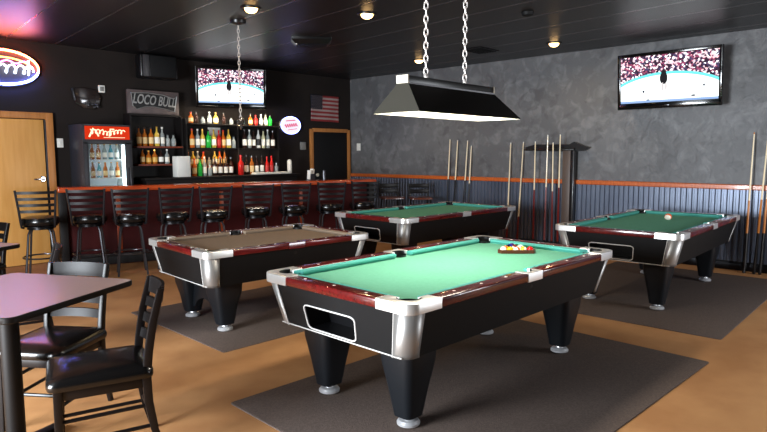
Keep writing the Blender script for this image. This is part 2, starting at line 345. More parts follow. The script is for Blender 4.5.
# ------------------------------------------------------------------ pool tables
def pool_table(label, loc, rz, L, W, H, cloth, cush, zb=.48, sx=.07, sy=.09, ball_return=True, arch=False, side='casting', legx=.303, legy=.285):
    t = thing('pool_table', label, 'pool table', loc, rz, 'pool tables of the bar')
    hx, hy, rw, cw = L/2, W/2, .098, .048
    zt = H-.052
    def out(hx_, hy_, z, r=.05): return [(p[0], p[1], z) for p in rrect(hx_, hy_, r, 5)]
    # cabinet with the ball-return hole in its -X end
    c = MB(); tx, ty, bx, by = hx-.02, hy-.02, hx-sx, hy-sy
    CH = .05
    def P(s, tt, dx=0):   # point on the -X end face; s 0..1 along y, tt 0..1 upward
        x = -(bx+(tx-bx)*tt)+dx; yy = by+(ty-by)*tt-CH; return Vector((x, yy*(1-2*s), zb+(zt-zb)*tt))
    def octo(x, y): return [(x-CH,y),(x,y-CH),(x,-y+CH),(x-CH,-y),(-x+CH,-y),(-x,-y+CH),(-x,y-CH),(-x+CH,y)]
    T, B = octo(tx,ty), octo(bx,by)
    vs = [(p[0],p[1],zt) for p in T]+[(p[0],p[1],zb) for p in B]
    fc = [(q,(q+1)%8,8+(q+1)%8,8+q) for q in range(8) if q != 5]+[tuple(range(8,16)), tuple(range(7,-1,-1))]
    c.faces(vs, fc)
    S0, S1, T0, T1 = .265, .665, .09, .60
    if ball_return:
        g = [[P(s, q) for s in (0,S0,S1,1)] for q in (0,T0,T1,1)]
        v = [p for row in g for p in row]; fs = [(4*j+i, 4*j+i+1, 4*j+i+5, 4*j+i+4) for j in range(3) for i in range(3) if (i,j) != (1,1)]
        c.faces(v, fs)
        q = [P(S0,T0),P(S1,T0),P(S1,T1),P(S0,T1)]; qi = [p+Vector((.16,0,0)) for p in q]
        rc = MB(); rc.faces(q+qi, [(0,1,5,4),(1,2,6,5),(2,3,7,6),(3,0,4,7),(4,5,6,7)])
        rr = rc.build('ball_return', M['recess'], t, smooth=0)
        fr = MB(); pts = []
        s0, s1, t0, t1 = S0-.01, S1+.01, T0-.02, T1+.02
        for (cs, ct, a0) in ((s1-.04,t1-.09,0),(s0+.04,t1-.09,pi/2),(s0+.04,t0+.09,pi),(s1-.04,t0+.09,3*pi/2)):
            for i in range(5):
                a = a0+i/4*pi/2; pts.append(P(cs+.04*cos(a), ct+.09*sin(a), -.004))
        fr.tube(pts, .0048, 6, closed=True); fr.build('return_frame', M['stripe'], rr)
    else:
        c.faces([P(0,0),P(1,0),P(1,1),P(0,1)], [(0,1,2,3)])
    c.build('cabinet', M['laminate'], t, smooth=0)
    # thin bright strip round the bottom edge and vertical metal corner covers
    b = MB(); e = .004
    b.tube([(-bx-e,by-.03,zb+.004),(-bx-e,-by+.03,zb+.004)], .0038, 6)
    b.build('bottom_trim', M['stripe'], t)
    for sgx in (-1,1):
        for sgy in (-1,1):
            def plan(hx_, hy_, wd, r=.075, off=.005):
                pts = [(hx_+off-r-wd*.0-max(wd-r,0), hy_+off)]
                for i in range(7):
                    a = pi/2-i/6*pi/2; pts.append((hx_+off-r+r*cos(a), hy_+off-r+r*sin(a)))
                pts.append((hx_+off, hy_+off-r-max(wd-r,0)))
                return [(sgx*p[0], sgy*p[1]) for p in pts]
            k = MB(); top = [(p[0],p[1],zt+.002) for p in plan(tx, ty, .115)]; bot = [(p[0],p[1],zb-.004) for p in plan(bx, by, .10)]
            mid = [(p[0],p[1],zb+.02) for p in plan(bx+.004, by+.004, .10)]
            k.loft([top, mid, bot], closed=False, caps=False); o = k.build('corner_cover', M['trim_silver'], t)
            md = o.modifiers.new('thick', 'SOLIDIFY'); md.thickness = .006
            kk = MB(); kk.tube([top[-1], mid[-1], bot[-1]], .0032, 6); kk.build('cover_edge', M['stripe'], o)
    # pocket geometry
    pr = .066; pcx, pcy = hx-.125, hy-.125; spy = hy-.082
    A = .245   # casting reach along each side
    # corner castings
    for sgx in (-1,1):
        for sgy in (-1,1):
            poly = [(hx-A, hy)]
            for i in range(7): a = pi/2-i/6*pi/2; poly.append((hx-.07+.07*cos(a), hy-.07+.07*sin(a)))
            poly += [(hx, hy-A), (hx-rw, hy-A), (hx-rw, pcy-pr*.62)]
            for i in range(13): a = R(-38)+i/12*R(166); poly.append((pcx+pr*cos(a), pcy+pr*sin(a)))
            poly += [(pcx-pr*.62, hy-rw), (hx-A, hy-rw)]
            poly = [(sgx*p[0], sgy*p[1]) for p in poly]
            if sgx*sgy < 0: poly = poly[::-1]
            k = MB(); k.prism(poly, H-.055, H+.002, bev=.005); k.build('corner_casting', M['casting'], t)
    for sgy in (-1,1):
        hw = .085; poly = [(-hw, hy), (hw, hy), (hw, hy-rw), (pr*.9, hy-rw)]
        for i in range(11): a = i/10*pi; poly.append((pr*.95*cos(a), spy+pr*.62*sin(a)))
        poly += [(-pr*.9, hy-rw), (-hw, hy-rw)]
        poly = [(p[0], sgy*p[1]) for p in poly][::sgy]
        k = MB(); k.prism(poly, H-.055, H+.001, bev=.004); k.build('side_casting', M[side], t)
    # rails with pearl sights
    def railbox(x0, x1, y0, y1, sights):
        k = MB(); k.box(((x0+x1)/2,(y0+y1)/2,H-.027), (abs(x1-x0),abs(y1-y0),.053), .009, seg=3)
        for q in sights: k.lathe([(.009,H-.0005),(.009,H+.0006)], 10, (q[0],q[1],0), mat=1)
        k.build('wood_rail', [M['rail_red'], M['sight']], t)
    for sg in (-1,1):
        y0, y1 = -(hy-A), hy-A
        railbox(sg*(hx-rw), sg*hx, y0, y1, [(sg*(hx-.055), y0+(y1-y0)*q) for q in (.16,.5,.84)])
        for s2 in (-1,1):
            x0, x1 = s2*.085, s2*(hx-A)
            railbox(x0, x1, sg*(hy-rw), sg*hy, [(x0+(x1-x0)*q, sg*(hy-.055)) for q in (.2,.5,.8)])
    # cushions: nose profile swept, mitred at the pockets
    prof = [(0,H-.005),(.012,H-.002),(cw,H-.010),(cw,H-.020),(cw-.02,H-.042),(0,H-.042)]
    def cushion(a0, a1, base, sgn, axis, m0, m1):
        secs = []
        for a, m in ((a0, m0), (a1, m1)):
            sec = []
            for d, z in prof:
                al = a+m*d; pr_ = sgn*(base-d); sec.append((al,pr_,z) if axis == 'x' else (pr_,al,z))
            secs.append(sec)
        k = MB(); k.loft(secs); k.build('cushion', cush, t, smooth=20)
    ex = hx-.185; ey = hy-.185
    for sg in (-1,1):
        cushion(-ey-.01, ey+.01, hx-rw, sg, 'y', .9, -.9)
        cushion(-ex-.01, -.078, hy-rw, sg, 'x', .9, -.3); cushion(.078, ex+.01, hy-rw, sg, 'x', .3, -.9)
    # bed cloth
    zb_ = H-.040; bxx, byy = hx-rw+.002, hy-rw+.002; poly = []
    for (sgx, sgy) in ((1,1),(-1,1),(-1,-1),(1,-1)):
        arc = []
        for i in range(11): a = R(-70)-i/10*R(130); arc.append((pcx+pr*cos(a), pcy+pr*sin(a)))
        arc = [(bxx, pcy-pr*.95)]+arc+[(pcx-pr*.95, byy)]
        arc = [(sgx*p[0], sgy*p[1]) for p in arc]
        if sgx*sgy < 0: arc = arc[::-1]
        poly += arc
        if sgx*sgy > 0:
            poly += [(sgy*(pr*.95)*cos(i/8*pi), sgy*(spy-pr*.7*sin(i/8*pi))) for i in range(9)]
    k = MB(); k.prism(poly, zb_-.02, zb_); k.build('playing_bed', cloth, t, smooth=0)
    for (px, py, r) in [(sgx*pcx, sgy*pcy, pr) for sgx in (-1,1) for sgy in (-1,1)]+[(0, sgy*spy, pr*.8) for sgy in (-1,1)]:
        k = MB(); k.lathe([(r+.006,H-.022),(r+.004,H-.05),(r,H-.10),(r*.6,H-.14),(.004,H-.142)], 20, (px,py,0), cap=False)
        if px:   # rubber lip on the rail side of a corner pocket
            sgx, sgy = (1 if px > 0 else -1), (1 if py > 0 else -1); pts = []
            for i in range(13): a = R(-38)+i/12*R(166); pts.append((px+sgx*(r-.002)*cos(a), py+sgy*(r-.002)*sin(a), H))
            k.tube(pts, .0045, 6)
            k.loft([[(p[0],p[1],z) for p in pts] for z in (H-.06, H-.001)], closed=False, caps=False)
        else:
            sgy = 1 if py > 0 else -1; k.loft([[(pr*.93*cos(i/10*pi), py+sgy*pr*.60*sin(i/10*pi), z) for i in range(11)] for z in (H-.06, H-.001)], closed=False, caps=False)
        k.build('pocket', M['pocket'], t)
    # legs
    lx, ly = hx-legx, hy-legy
    for sgx in (-1,1):
        for sgy in (-1,1):
            k = MB(); secs = []
            for z, a, b2, r in ((zb+.02,.135,.125,.05),(zb-.1,.128,.118,.05),(.22,.098,.09,.045),(.10,.078,.072,.04),(.062,.07,.065,.035)):
                secs.append([(p[0]+sgx*lx, p[1]+sgy*ly, z) for p in rrect(a, b2, r, 4)])
            k.loft(secs); lg = k.build('leg', M['leg_black'], t)
            k = MB(); k.lathe([(.066,.008),(.068,.02),(.056,.034),(.032,.04),(.026,.07)], 20, (sgx*lx, sgy*ly, 0)); k.build('leveller_foot', M['foot'], lg)
        if arch:
            a0 = ly-.05; pts = [(-a0, zb+.02), (a0, zb+.02), (a0, .12)]
            for i in range(11): q = i/10; pts.append((a0-.06-(2*a0-.12)*q, .12+.11*sin(pi*q)**.6))
            pts.append((-a0, .12)); k = MB(); k.prism([(p[0],p[1]) for p in pts], -.03, .03)
            o = k.build('leg_panel', M['leg_black'], t); o.matrix_basis = Matrix(((0,0,1,sgx*(lx)),(1,0,0,0),(0,1,0,0),(0,0,0,1)))
    return t
ZM = .008
T1 = pool_table('nearest green pool table with a ball rack on it, in the foreground', (3.372,2.488,ZM), -.0151, 2.367, 1.258, .795, M['cloth'], M['cushion'])
T2 = pool_table('smaller pool table with tan brown cloth in front of the bar stools', (3.388,4.822,ZM), -.0674, 1.768, 1.2, .75, M['tan_cloth'], M['tan_cloth'], zb=.44, ball_return=False, arch=True, side='rail_red')
T3 = pool_table('farthest green pool table, between the tan table and the wall cues', (6.3185,5.108,0), -.0213, 2.367, 1.258, .799, M['cloth'], M['cushion'])
T4 = pool_table('green pool table by the corrugated wall with one orange ball on it', (6.953,2.40,ZM), .0279, 2.367, 1.258, .795, M['cloth'], M['cushion'])

# ------------------------------------------------------------------ balls and rack
BALL = {}
def ball(name_col, col, stripe, loc, r, label, group, rot):
    key = (name_col, stripe, r)
    k = MB(); k.sphere((0,0,0), r)
    o = k.build('pool_ball', [BALL.setdefault('white', pm('ball_ivory', srgb(240,232,214), .12, coat=.5)), BALL.setdefault(name_col, pm('ball_'+name_col, col, .12, coat=.5))], label=label, cat='ball', group=group)
    for p in o.data.polygons: p.material_index = 1 if (not stripe or abs(p.center.z) < .55*r) else 0
    o.location = loc; o.rotation_euler = rot; return o
cols = dict(yellow=srgb(240,180,20), blue=srgb(20,40,140), red=srgb(200,24,20), purple=srgb(70,20,100), orange=srgb(235,96,16), green=srgb(10,90,50), maroon=srgb(110,16,20), black=srgb(12,12,12))
order = [('white',0),('yellow',0),('orange',1),('yellow',1),('red',0), ('orange',0),('blue',1),('red',1),('green',0), ('black',0),('maroon',0),('purple',1), ('blue',0),('green',1), ('purple',0)]
br = .0262; zbed = .755+ZM
e1 = Vector((.687,-.727,0)); e2 = Vector((.727,.687,0)); c0 = Vector((4.12,2.45,zbed+br+.0006))
i = 0
for row in range(5):
    for j in range(5-row):
        nm, st = order[i]; i += 1
        p = c0 + e1*((j-(4-row)/2)*2*br*1.006) + e2*(row*br*1.745)
        cc = cols.get(nm, srgb(240,232,214))
        lab = ('plain ivory cue ball at the left end of the racked balls on the nearest table' if nm == 'white' else f"{'striped' if st else 'solid'} {nm} pool ball inside the triangle rack on the nearest table")
        ball(nm, cc, st, p, br, lab, 'pool balls in the triangle rack', (random.random()*3, random.random()*3, random.random()*3))
k = MB(); off = br+.004
a = c0-e1*(4*br+.0+off*1.75)-e2*off; b_ = c0+e1*(4*br+off*1.75)-e2*off; cpt = c0+e2*(4*br*1.745+off*2.02)
T3_ = [Vector((p.x,p.y,zbed)) for p in (a,b_,cpt)]; tri = []
for q in range(3):
    p, pa, pb = T3_[q], T3_[q-1], T3_[(q+1)%3]; tri += [p+(pa-p).normalized()*.042, p+(pb-p).normalized()*.042]
def offs(poly, d):
    c = sum(poly, Vector())/len(poly); return [p+(p-c).normalized()*d for p in poly]
secs = []
for (d, z) in ((.003,zbed+.002),(.014,zbed+.002),(.014,zbed+.03),(.003,zbed+.03)): secs.append([Vector((p.x,p.y,z)) for p in offs(tri, d)])
k.loft(secs, ring=True); k.build('triangle_rack', pm('rack_wood', srgb(82,40,22), .4), label='brown wooden triangle rack full of balls on the nearest green table', cat='ball rack', smooth=0)
ball('orange', cols['orange'], 1, (7.35,2.375,zbed+.0405), .04, 'orange and white ball alone on the table by the corrugated wall', 'loose pool balls', (.4,1.15,.5))

# ------------------------------------------------------------------ bar counter
BD = Vector((.961,-.276,0)).normalized(); BN = Vector((.276,.961,0)).normalized()   # along the bar, and away from the stools
B0 = Vector((2.80,8.55,0)); BL = 4.85
bar = thing('bar_counter', 'long bar counter with glossy orange wood top and maroon front', 'bar counter', B0, math.atan2(BD.y, BD.x))
dp = .46
MB().box((BL/2, .15, 1.075), (BL, .34, .07), .022, seg=3).build('bar_top', M['bar_top'], bar)
MB().box((BL/2, .19, .52), (BL-.12, .10, 1.03)).build('front_panel', M['bar_front'], bar)
MB().box((BL/2, .13, .08), (BL-.12, .03, .13), .004).build('kick_board', M['shelf_black'], bar)
for x in (.06, BL-.06): MB().box((x, .2, .52), (.1, .26, 1.035), .006).build('end_panel', M['shelf_black'], bar)
for x in (.75, 2.2, 3.5): MB().box((x, .133, .53), (.06, .02, .9), .004).build('front_batten', pm('batten_orange_brown', srgb(140,56,24), .35), bar)
k = MB(); k.tube([(.15,.03,.16),(BL-.15,.03,.16)], .02, 10)
for x in (.3, 1.7, 3.1, 4.5): k.cyl((x,.03,.16),(x,.13,.16),.012)
k.build('foot_rail', M['gunmetal'], bar)

# napkin holder etc on the bar top
def at_bar(u, v, z=1.111): return B0+BD*u+BN*v+Vector((0,0,z))
nh = thing('napkin_holder', 'metal napkin caddy with white napkins on the bar near the flag', 'napkin holder', at_bar(3.72,.22), R(20))
k = MB(); k.box((0,0,.004),(.15,.09,.008)); k.box((0,-.042,.055),(.15,.005,.1)); k.box((0,.042,.055),(.15,.005,.1)); k.box((0,0,.055),(.005,.084,.1)); k.build('caddy', M['gunmetal'], nh)
k = MB(); k.box((-.035,0,.09),(.06,.06,.15),.004,rot=xf(rx=.06)); k.box((.04,0,.105),(.055,.06,.16),.004,rot=xf(ry=.25)); k.build('napkins', M['paper'], nh)
k = MB(); k.lathe([(.03,0),(.03,.1),(.024,.13),(.028,.16)], 14); o = k.build('drinking_glass', M['gunmetal'], label='tall dark tumbler beside the napkin caddy on the bar', cat='glass'); o.location = at_bar(3.95,.2)

# ------------------------------------------------------------------ bar stools
def bar_stool():
    t = thing('bar_stool', '', 'bar stool', group='ladder-back stools along the bar')
    k = MB(); k.lathe([(.02,.675),(.17,.675),(.2,.69),(.213,.72),(.213,.745),(.2,.775),(.15,.79),(.02,.795)], 28); k.build('seat', M['vinyl'], t)
    k = MB(); k.lathe([(.15,.635),(.15,.66),(.19,.672),(.19,.676),(.02,.676)], 24); k.build('swivel_plate', M['black_metal'], t)
    for q in range(4):
        a = pi/4+q*pi/2; d = Vector((cos(a), sin(a), 0)); k = MB()
        k.tube([d*.06+Vector((0,0,.648)), d*.11+Vector((0,0,.645)), d*.15+Vector((0,0,.625)), d*.172+Vector((0,0,.58)), d*.20+Vector((0,0,.35)), d*.245+Vector((0,0,.006))], .0135, 8)
        k.build('leg', M['gunmetal'], t)
    k = MB(); k.tube([(.208*cos(i/28*2*pi), .208*sin(i/28*2*pi), .29) for i in range(28)], .0105, 8, closed=True); k.build('foot_ring', M['gunmetal'], t)
    # back at local -X; stool faces +X
    for s in (-1,1):
        k = MB(); k.tube([(-.13,s*.165,.665),(-.20,s*.175,.68),(-.215,s*.178,.72),(-.235,s*.192,.9),(-.275,s*.212,1.125)], .0135, 8); k.build('back_post', M['post'], t)
    for z in (.87,.945,1.02,1.095):
        x = -.232-(z-.88)*.17; hw = .188+(z-.88)*.09; k = MB()
        secs = []
        for i in range(9):
            q = -1+2*i/8; xx = x-.035*(1-q*q); secs.append([(xx-.005,q*hw,z-.017),(xx+.005,q*hw,z-.017),(xx+.005,q*hw,z+.017),(xx-.005,q*hw,z+.017)])
        k.loft(secs); k.build('back_slat', M['slat'], t, smooth=50)
    return t
st = bar_stool()
spos = [(2.45,8.12),(2.98,7.98),(3.36,7.66),(3.85,7.48),(4.33,7.30),(5.02,7.28),(5.56,7.11),(6.17,6.98),(6.74,6.83)]
slab = ['leftmost black ladder-back bar stool, standing in front of the tan door','black ladder-back bar stool in front of the drinks fridge, second from left','third black ladder-back bar stool from the left, just left of the tan pool table',
 'fourth ladder-back bar stool from the left, behind the left end of the tan pool table','fifth ladder-back bar stool from the left along the bar','sixth ladder-back bar stool from the left along the bar','seventh ladder-back bar stool from the left, below the oval lit sign',
 'eighth ladder-back bar stool from the left, second from the right end of the bar','rightmost ladder-back bar stool at the right end of the bar']
for i, (x, y) in enumerate(spos):
    rz = math.atan2(y, x)+R((-7,-6,3,12,12,9,12,9,10)[i])
    if i == 0: st.location = (x,y,0); st.rotation_euler = (0,0,rz); st['label'] = slab[0]
    else: copy_tree(st, (x,y,0), rz, slab[i])

# two low stools with brown seats against the grey wall
def wood_stool():
    t = thing('wooden_stool', '', 'bar chair', group='brown-seated bar chairs by the grey wall')
    k = MB(); k.prism(rrect(.2,.2,.05,4), .735, .765, bev=.008); k.build('seat', M['brown_seat'], t)
    for sx in (-1,1):
        for sy in (-1,1):
            k = MB(); k.cyl((sx*.15,sy*.15,.74),(sx*.19,sy*.19,.005),.019,.015,10); k.build('leg', M['chair_wood'], t)
    k = MB()
    for sx, sy, ex_, ey_ in ((1,1,-1,1),(1,-1,-1,-1),(1,1,1,-1),(-1,1,-1,-1)): k.cyl((sx*.175,sy*.175,.28),(ex_*.175,ey_*.175,.28),.011)
    k.build('stretcher', M['chair_wood'], t)
    for s in (-1,1): k = MB(); k.cyl((-.17,s*.17,.745),(-.23,s*.18,1.0),.016,.014,8); k.build('back_post', M['chair_wood'], t)
    for z in (.86,.96): k = MB(); k.box((-.197-(z-.86)*.23,0,z),(.018,.36,.075),.005); k.build('back_slat', M['chair_wood'], t)
    return t
ws = wood_stool(); ws.location = (8.02,7.36,0); ws.rotation_euler = (0,0,R(-120)); ws['label'] = 'low dark bar chair with brown seat just past the last bar stool'
copy_tree(ws, (8.3,6.92,0), R(-130), 'low dark bar chair with brown seat nearer the corrugated wall, left of the cues')

# ------------------------------------------------------------------ dining tables and chairs (left foreground)
TA = R(29)
def cafe_table(loc, rz, s, H, label):
    t = thing('cafe_table', label, 'table', loc, rz, 'square dark cafe tables')
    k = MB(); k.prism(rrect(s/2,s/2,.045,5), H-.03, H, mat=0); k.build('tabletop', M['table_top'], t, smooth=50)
    k = MB(); k.loft([[(p[0],p[1],z) for p in rrect(s/2+o,s/2+o,.047,5)] for o, z in ((.001,H-.032),(.005,H-.026),(.005,H-.004),(.001,H-.0005))], caps=False); k.build('edge_band', M['table_edge'], t)
    return t
def pedestal(t, x, y, H, r):
    k = MB(); k.cyl((x,y,.03),(x,y,H-.045),r,n=20); k.lathe([(r*2.1,H-.046),(r*2.1,H-.034),(.01,H-.034)],20,(x,y,0)); k.build('pedestal', M['table_edge'], t)
    k = MB()
    for a in (0,pi/2): k.box((x,y,.02),(.5,.07,.03),.008,rot=Matrix.Rotation(a+R(20)-TA,4,'Z'))
    k.build('cross_base', M['table_edge'], t)
TA = R(29); tc = Vector((.923,3.59,0))
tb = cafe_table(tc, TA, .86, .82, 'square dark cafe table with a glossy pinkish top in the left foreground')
v = Matrix.Rotation(-TA,3,'Z') @ (Vector((.875,3.49,0))-tc)
pedestal(tb, v.x, v.y, .82, .046)
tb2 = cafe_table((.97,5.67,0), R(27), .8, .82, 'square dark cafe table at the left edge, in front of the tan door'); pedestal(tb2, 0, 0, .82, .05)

def dining_chair():
    t = thing('dining_chair', '', 'chair', group='black wooden ladder-back chairs at the cafe tables')
    # faces +X, seat centre at origin
    k = MB(); secs = []
    for z, q in ((.432,.985),(.442,1.0),(.46,1.0),(.478,.97),(.492,.86),(.5,.6),(.504,.25)):
        secs.append([(p[0]*q,p[1]*q,z) for p in rrect(.24,.218,.05,5,(.018,0))])
    k.loft(secs); k.build('seat_cushion', M['vinyl'], t, smooth=60)
    k = MB()
    for x, y, dx, dy in ((.21,0,.022,.34),(-.175,0,.022,.34),(.018,.175,.38,.022),(.018,-.175,.38,.022)): k.box((x,y,.404),(dx,dy,.055),.004)
    k.build('seat_frame', M['chair_wood'], t)
    for s in (-1,1):
        k = MB(); k.loft([[(.21+p[0]*q+e*.01, s*.175+p[1]*q, z) for p in rrect(.02,.02,.006,2)] for z, q, e in ((.43,1,0),(.2,.9,.3),(.0,.72,1))]); k.build('front_leg', M['chair_wood'], t)
        k = MB(); secs = []
        for z, x, q in ((0,-.255,.8),(.15,-.215,.95),(.3,-.192,1.05),(.43,-.187,1.1),(.55,-.2,1.05),(.7,-.225,.98),(.872,-.27,.85)):
            yy = s*(.178+max(z-.43,0)*.02); secs.append([(x+p[0]*q, yy+p[1]*q*.8, z) for p in rrect(.02,.018,.006,2)])
        k.loft(secs); k.build('back_post', M['chair_wood'], t)
        for z in (.16,.27):
            k = MB(); k.cyl((.215,s*.178,z),(-.2-(.3-z)*.1,s*.178,z+.01),.0105,n=8); k.build('side_stretcher', M['chair_wood'], t)
    k = MB(); k.cyl((.215,-.17,.22),(.215,.17,.22),.0105,n=8); k.build('front_stretcher', M['chair_wood'], t)
    k = MB(); k.cyl((-.205,-.17,.2),(-.205,.17,.2),.0105,n=8); k.build('rear_stretcher', M['chair_wood'], t)
    for z, h in ((.57,.05),(.655,.05),(.74,.05),(.832,.085)):
        x = -.2-(z-.55)*.22; hw = .172; k = MB(); secs = []
        for i in range(9):
            q = -1+2*i/8; xx = x-.03*(1-q*q); e = 0
            secs.append([(xx-.008-.2*h/2*0,q*hw,z-h/2),(xx+.008,q*hw,z-h/2),(xx-.004,q*hw,z+h/2+e),(xx-.02,q*hw,z+h/2+e)])
        k.loft(secs); k.build('back_slat', M['slat'], t, smooth=50)
    return t
ch = dining_chair(); ch.location = (1.19,3.115,0); ch.rotation_euler = (0,0,R(162)); ch['label'] = 'nearest black ladder-back chair with vinyl seat, at right front of the pinkish table'
copy_tree(ch, (1.165,3.76,0), R(216), 'black ladder-back chair pushed under the far side of the pinkish table')
copy_tree(ch, (1.28,4.85,0), R(163), 'black chair mostly hidden behind the pinkish table, only a back post showing')
copy_tree(ch, (1.42,6.80,0), R(205), 'black chair behind the cafe table at the left edge, below the tan door')

# ------------------------------------------------------------------ back bar: counter, shelf units
bc = thing('back_counter', 'low dark back counter under the liquor shelves behind the bar', 'counter', (5.62,9.09,0))
MB().box((0,0,1.165),(2.98,.5,.035),.006).build('countertop', M['shelf_black'], bc)
MB().box((0,.02,.572),(2.9,.44,1.145),.004).build('base_cabinet', M['shelf_black'], bc)
for x in (-.96,-.32,.32,.96): MB().box((x,-.208,.6),(.6,.02,.95),.006).build('door', M['dark_door'], bc)
su = thing('bottle_shelf', 'narrow black bottle shelf with red-brown boards under the banner sign', 'shelf', (0,0,0))
MB().box((4.505,9.35,1.68),(.87,.03,.97)).build('back_panel', M['shelf_black'], su)
for x in (4.085,4.925): MB().box((x,9.24,1.68),(.03,.2,.97)).build('side_panel', M['shelf_black'], su)
MB().box((4.505,9.24,2.15),(.81,.2,.03)).build('top_board', M['shelf_black'], su)
for z in (1.655,1.38): MB().box((4.48,9.16,z),(.75,.32,.026),.003).build('shelf_board', M['shelf_red'], su)
su2 = thing('liquor_shelf', 'wide black three-tier liquor shelf under the bar television', 'shelf', (0,0,0))
MB().box((5.877,9.35,1.66),(1.84,.03,.93)).build('back_panel', M['shelf_black'], su2)
for x in (4.965,5.93,6.79): MB().box((x,9.2,1.66),(.03,.26,.93)).build('upright', M['shelf_black'], su2)
for z in (2.035,1.635):
    MB().box((5.447,9.15,z),(.93,.36,.026),.003).build('shelf_board', M['shelf_black'], su2); MB().box((6.36,9.15,z),(.825,.36,.026),.003).build('shelf_board', M['shelf_black'], su2)
MB().box((5.447,9.27,1.33),(.93,.13,.03)).build('riser_step', M['shelf_red'], su2)

# bottles
def bottle_proto(kind):
    gl, lb, cp, R_, hgt, neck = kind
    k = MB(); r = R_; h = hgt
    k.lathe([(r*.9,0),(r,.008),(r,h*.56),(r*.92,h*.62),(r*.45,h*.72),(neck,h*.78),(neck*.95,h*.93)], 14)
    o = k.build('liquor_bottle', gl)
    if lb:
        k = MB(); k.lathe([(r*1.02,h*.14),(r*1.03,h*.15),(r*1.03,h*.46),(r*1.02,h*.47)], 14, cap=False); k.build('label_band', lb, o)
    k = MB(); k.lathe([(neck*1.15,h*.91),(neck*1.2,h*.93),(neck*1.15,h),(neck*.3,h*1.003)], 10); k.build('cap', cp, o)
    return o
def glass(name, c, t=.25, rough=.08): return pm(name, c, rough, trans=t, coat=.4, ior=1.2)
G = dict(amber=glass('amber_glass', srgb(186,104,34)), dark=glass('dark_glass', srgb(52,30,24)), clear=glass('clear_bottle_glass', srgb(206,212,208), .6), green=glass('green_glass', srgb(46,190,70)), red=glass('red_glass', srgb(200,36,30)),
         orange=glass('orange_glass', srgb(228,110,30)), yellow=glass('yellow_glass', srgb(226,190,80)), pale=glass('pale_glass', srgb(222,216,176)), white=glass('white_glass', srgb(232,230,222), .05), blue=glass('teal_glass', srgb(96,176,190)))
LB = dict(w=pm('label_white', srgb(232,228,216), .6), c=pm('label_cream', srgb(226,196,138), .6), b=pm('label_black', srgb(24,20,20), .5), g=pm('label_gold', srgb(206,160,70), .45), r=pm('label_red', srgb(180,40,34), .5))
CP = dict(b=M['cue_black'], g=pm('cap_gold', srgb(196,150,70), .3, metal=.8), r=pm('cap_red', srgb(180,30,30), .4), w=M['white_plastic'])
KIND = {'a':('amber','c','b',.036,.31,.013,'amber whiskey bottle'), 'A':('amber','g','g',.04,.29,.015,'squat amber bottle'), 'k':('dark','w','b',.036,.31,.013,'dark bottle with white label'), 'K':('dark',None,'b',.034,.3,.013,'plain dark bottle'),
 'c':('clear','w','w',.035,.31,.013,'clear bottle with white label'), 'C':('clear',None,'b',.036,.2,.016,'short clear bottle'), 'g':('green',None,'b',.042,.31,.014,'green bottle'), 'r':('red','r','r',.036,.3,.013,'red bottle'),
 'o':('orange','c','r',.038,.3,.014,'orange bottle'), 'y':('yellow','w','g',.04,.32,.013,'yellow bottle with white label'), 'p':('pale','w','b',.034,.33,.012,'pale bottle with long neck'), 'w':('white','b','b',.035,.33,.012,'white bottle'), 'R':('red',None,'r',.05,.34,.018,'large red jug bottle')}
PROTO = {}
def bottle(kind, x, y, z, label, group, s=1):
    K = KIND[kind]
    if kind not in PROTO:
        o = PROTO[kind] = bottle_proto((G[K[0]], LB.get(K[1]), CP[K[2]], K[3], K[4], K[5])); o['category'] = 'bottle'
        o.location = (x,y,z); o.rotation_euler = (0,0,random.random()*6); o['label'] = label; o['group'] = group
    else: o = copy_tree(PROTO[kind], (x,y,z), random.random()*6, label, group)
    o.scale = (1,1,s)
def row(kinds, xs, y, z, phrase, group, s=1):
    for i, (kd, x) in enumerate(zip(kinds, xs)):
        bottle(kd, x, y+random.uniform(-.012,.012), z, f'{KIND[kd][6]}, {ORD[i]} from left on {phrase}', group, s*random.uniform(.96,1.04))
lin = lambda a, b, n: [a+(b-a)*i/(n-1) for i in range(n)]
cx = lambda c: 4.85+c*.003685
row('aaaycCC', [4.185+.094*i for i in range(7)], 9.1, 1.6695, 'the upper red-brown shelf', 'bottles on the narrow shelf', .95)
row('aAAkc', [4.23+.098*i for i in range(5)], 9.1, 1.3945, 'the lower red-brown shelf', 'bottles on the narrow shelf', .74)
row('oKCcyKC', [cx(c) for c in (56,82,118,150,183,222,262)], 9.1, 2.0495, 'the top liquor shelf, left bay', 'bottles on the top liquor shelf', .62)
row('arcpg', [cx(c) for c in (368,398,430,458,484)], 9.1, 2.0495, 'the top liquor shelf, right bay', 'bottles on the top liquor shelf', .64)
row('ocygyroyC', [cx(c) for c in (60,86,111,138,165,192,218,244,270)], 9.09, 1.6495, 'the middle liquor shelf, left bay', 'bottles on the middle liquor shelf', 1.0)
row('kckwpck', [cx(c) for c in (332,358,384,413,440,468,495)], 9.09, 1.6495, 'the middle liquor shelf, right bay', 'bottles on the middle liquor shelf', 1.05)
row('oycoCyoa', [cx(c) for c in (62,86,112,140,168,196,224,252)], 9.265, 1.3465, 'the stepped riser behind the counter bottles', 'bottles on the riser step', .78)
row('ogcCkkkk', [cx(c) for c in (60,86,112,138,164,193,222,250)], 9.06, 1.184, 'the back counter, left bay', 'bottles on the back counter', 1.0)
row('kakkrrC', [cx(c) for c in (335,362,393,424,452,481,510)], 9.06, 1.184, 'the back counter, right bay', 'bottles on the back counter', 1.08)
bottle('R', cx(288), 8.98, 1.184, 'large red jug bottle standing on the back counter at the middle divider', 'bottles on the back counter', 1)
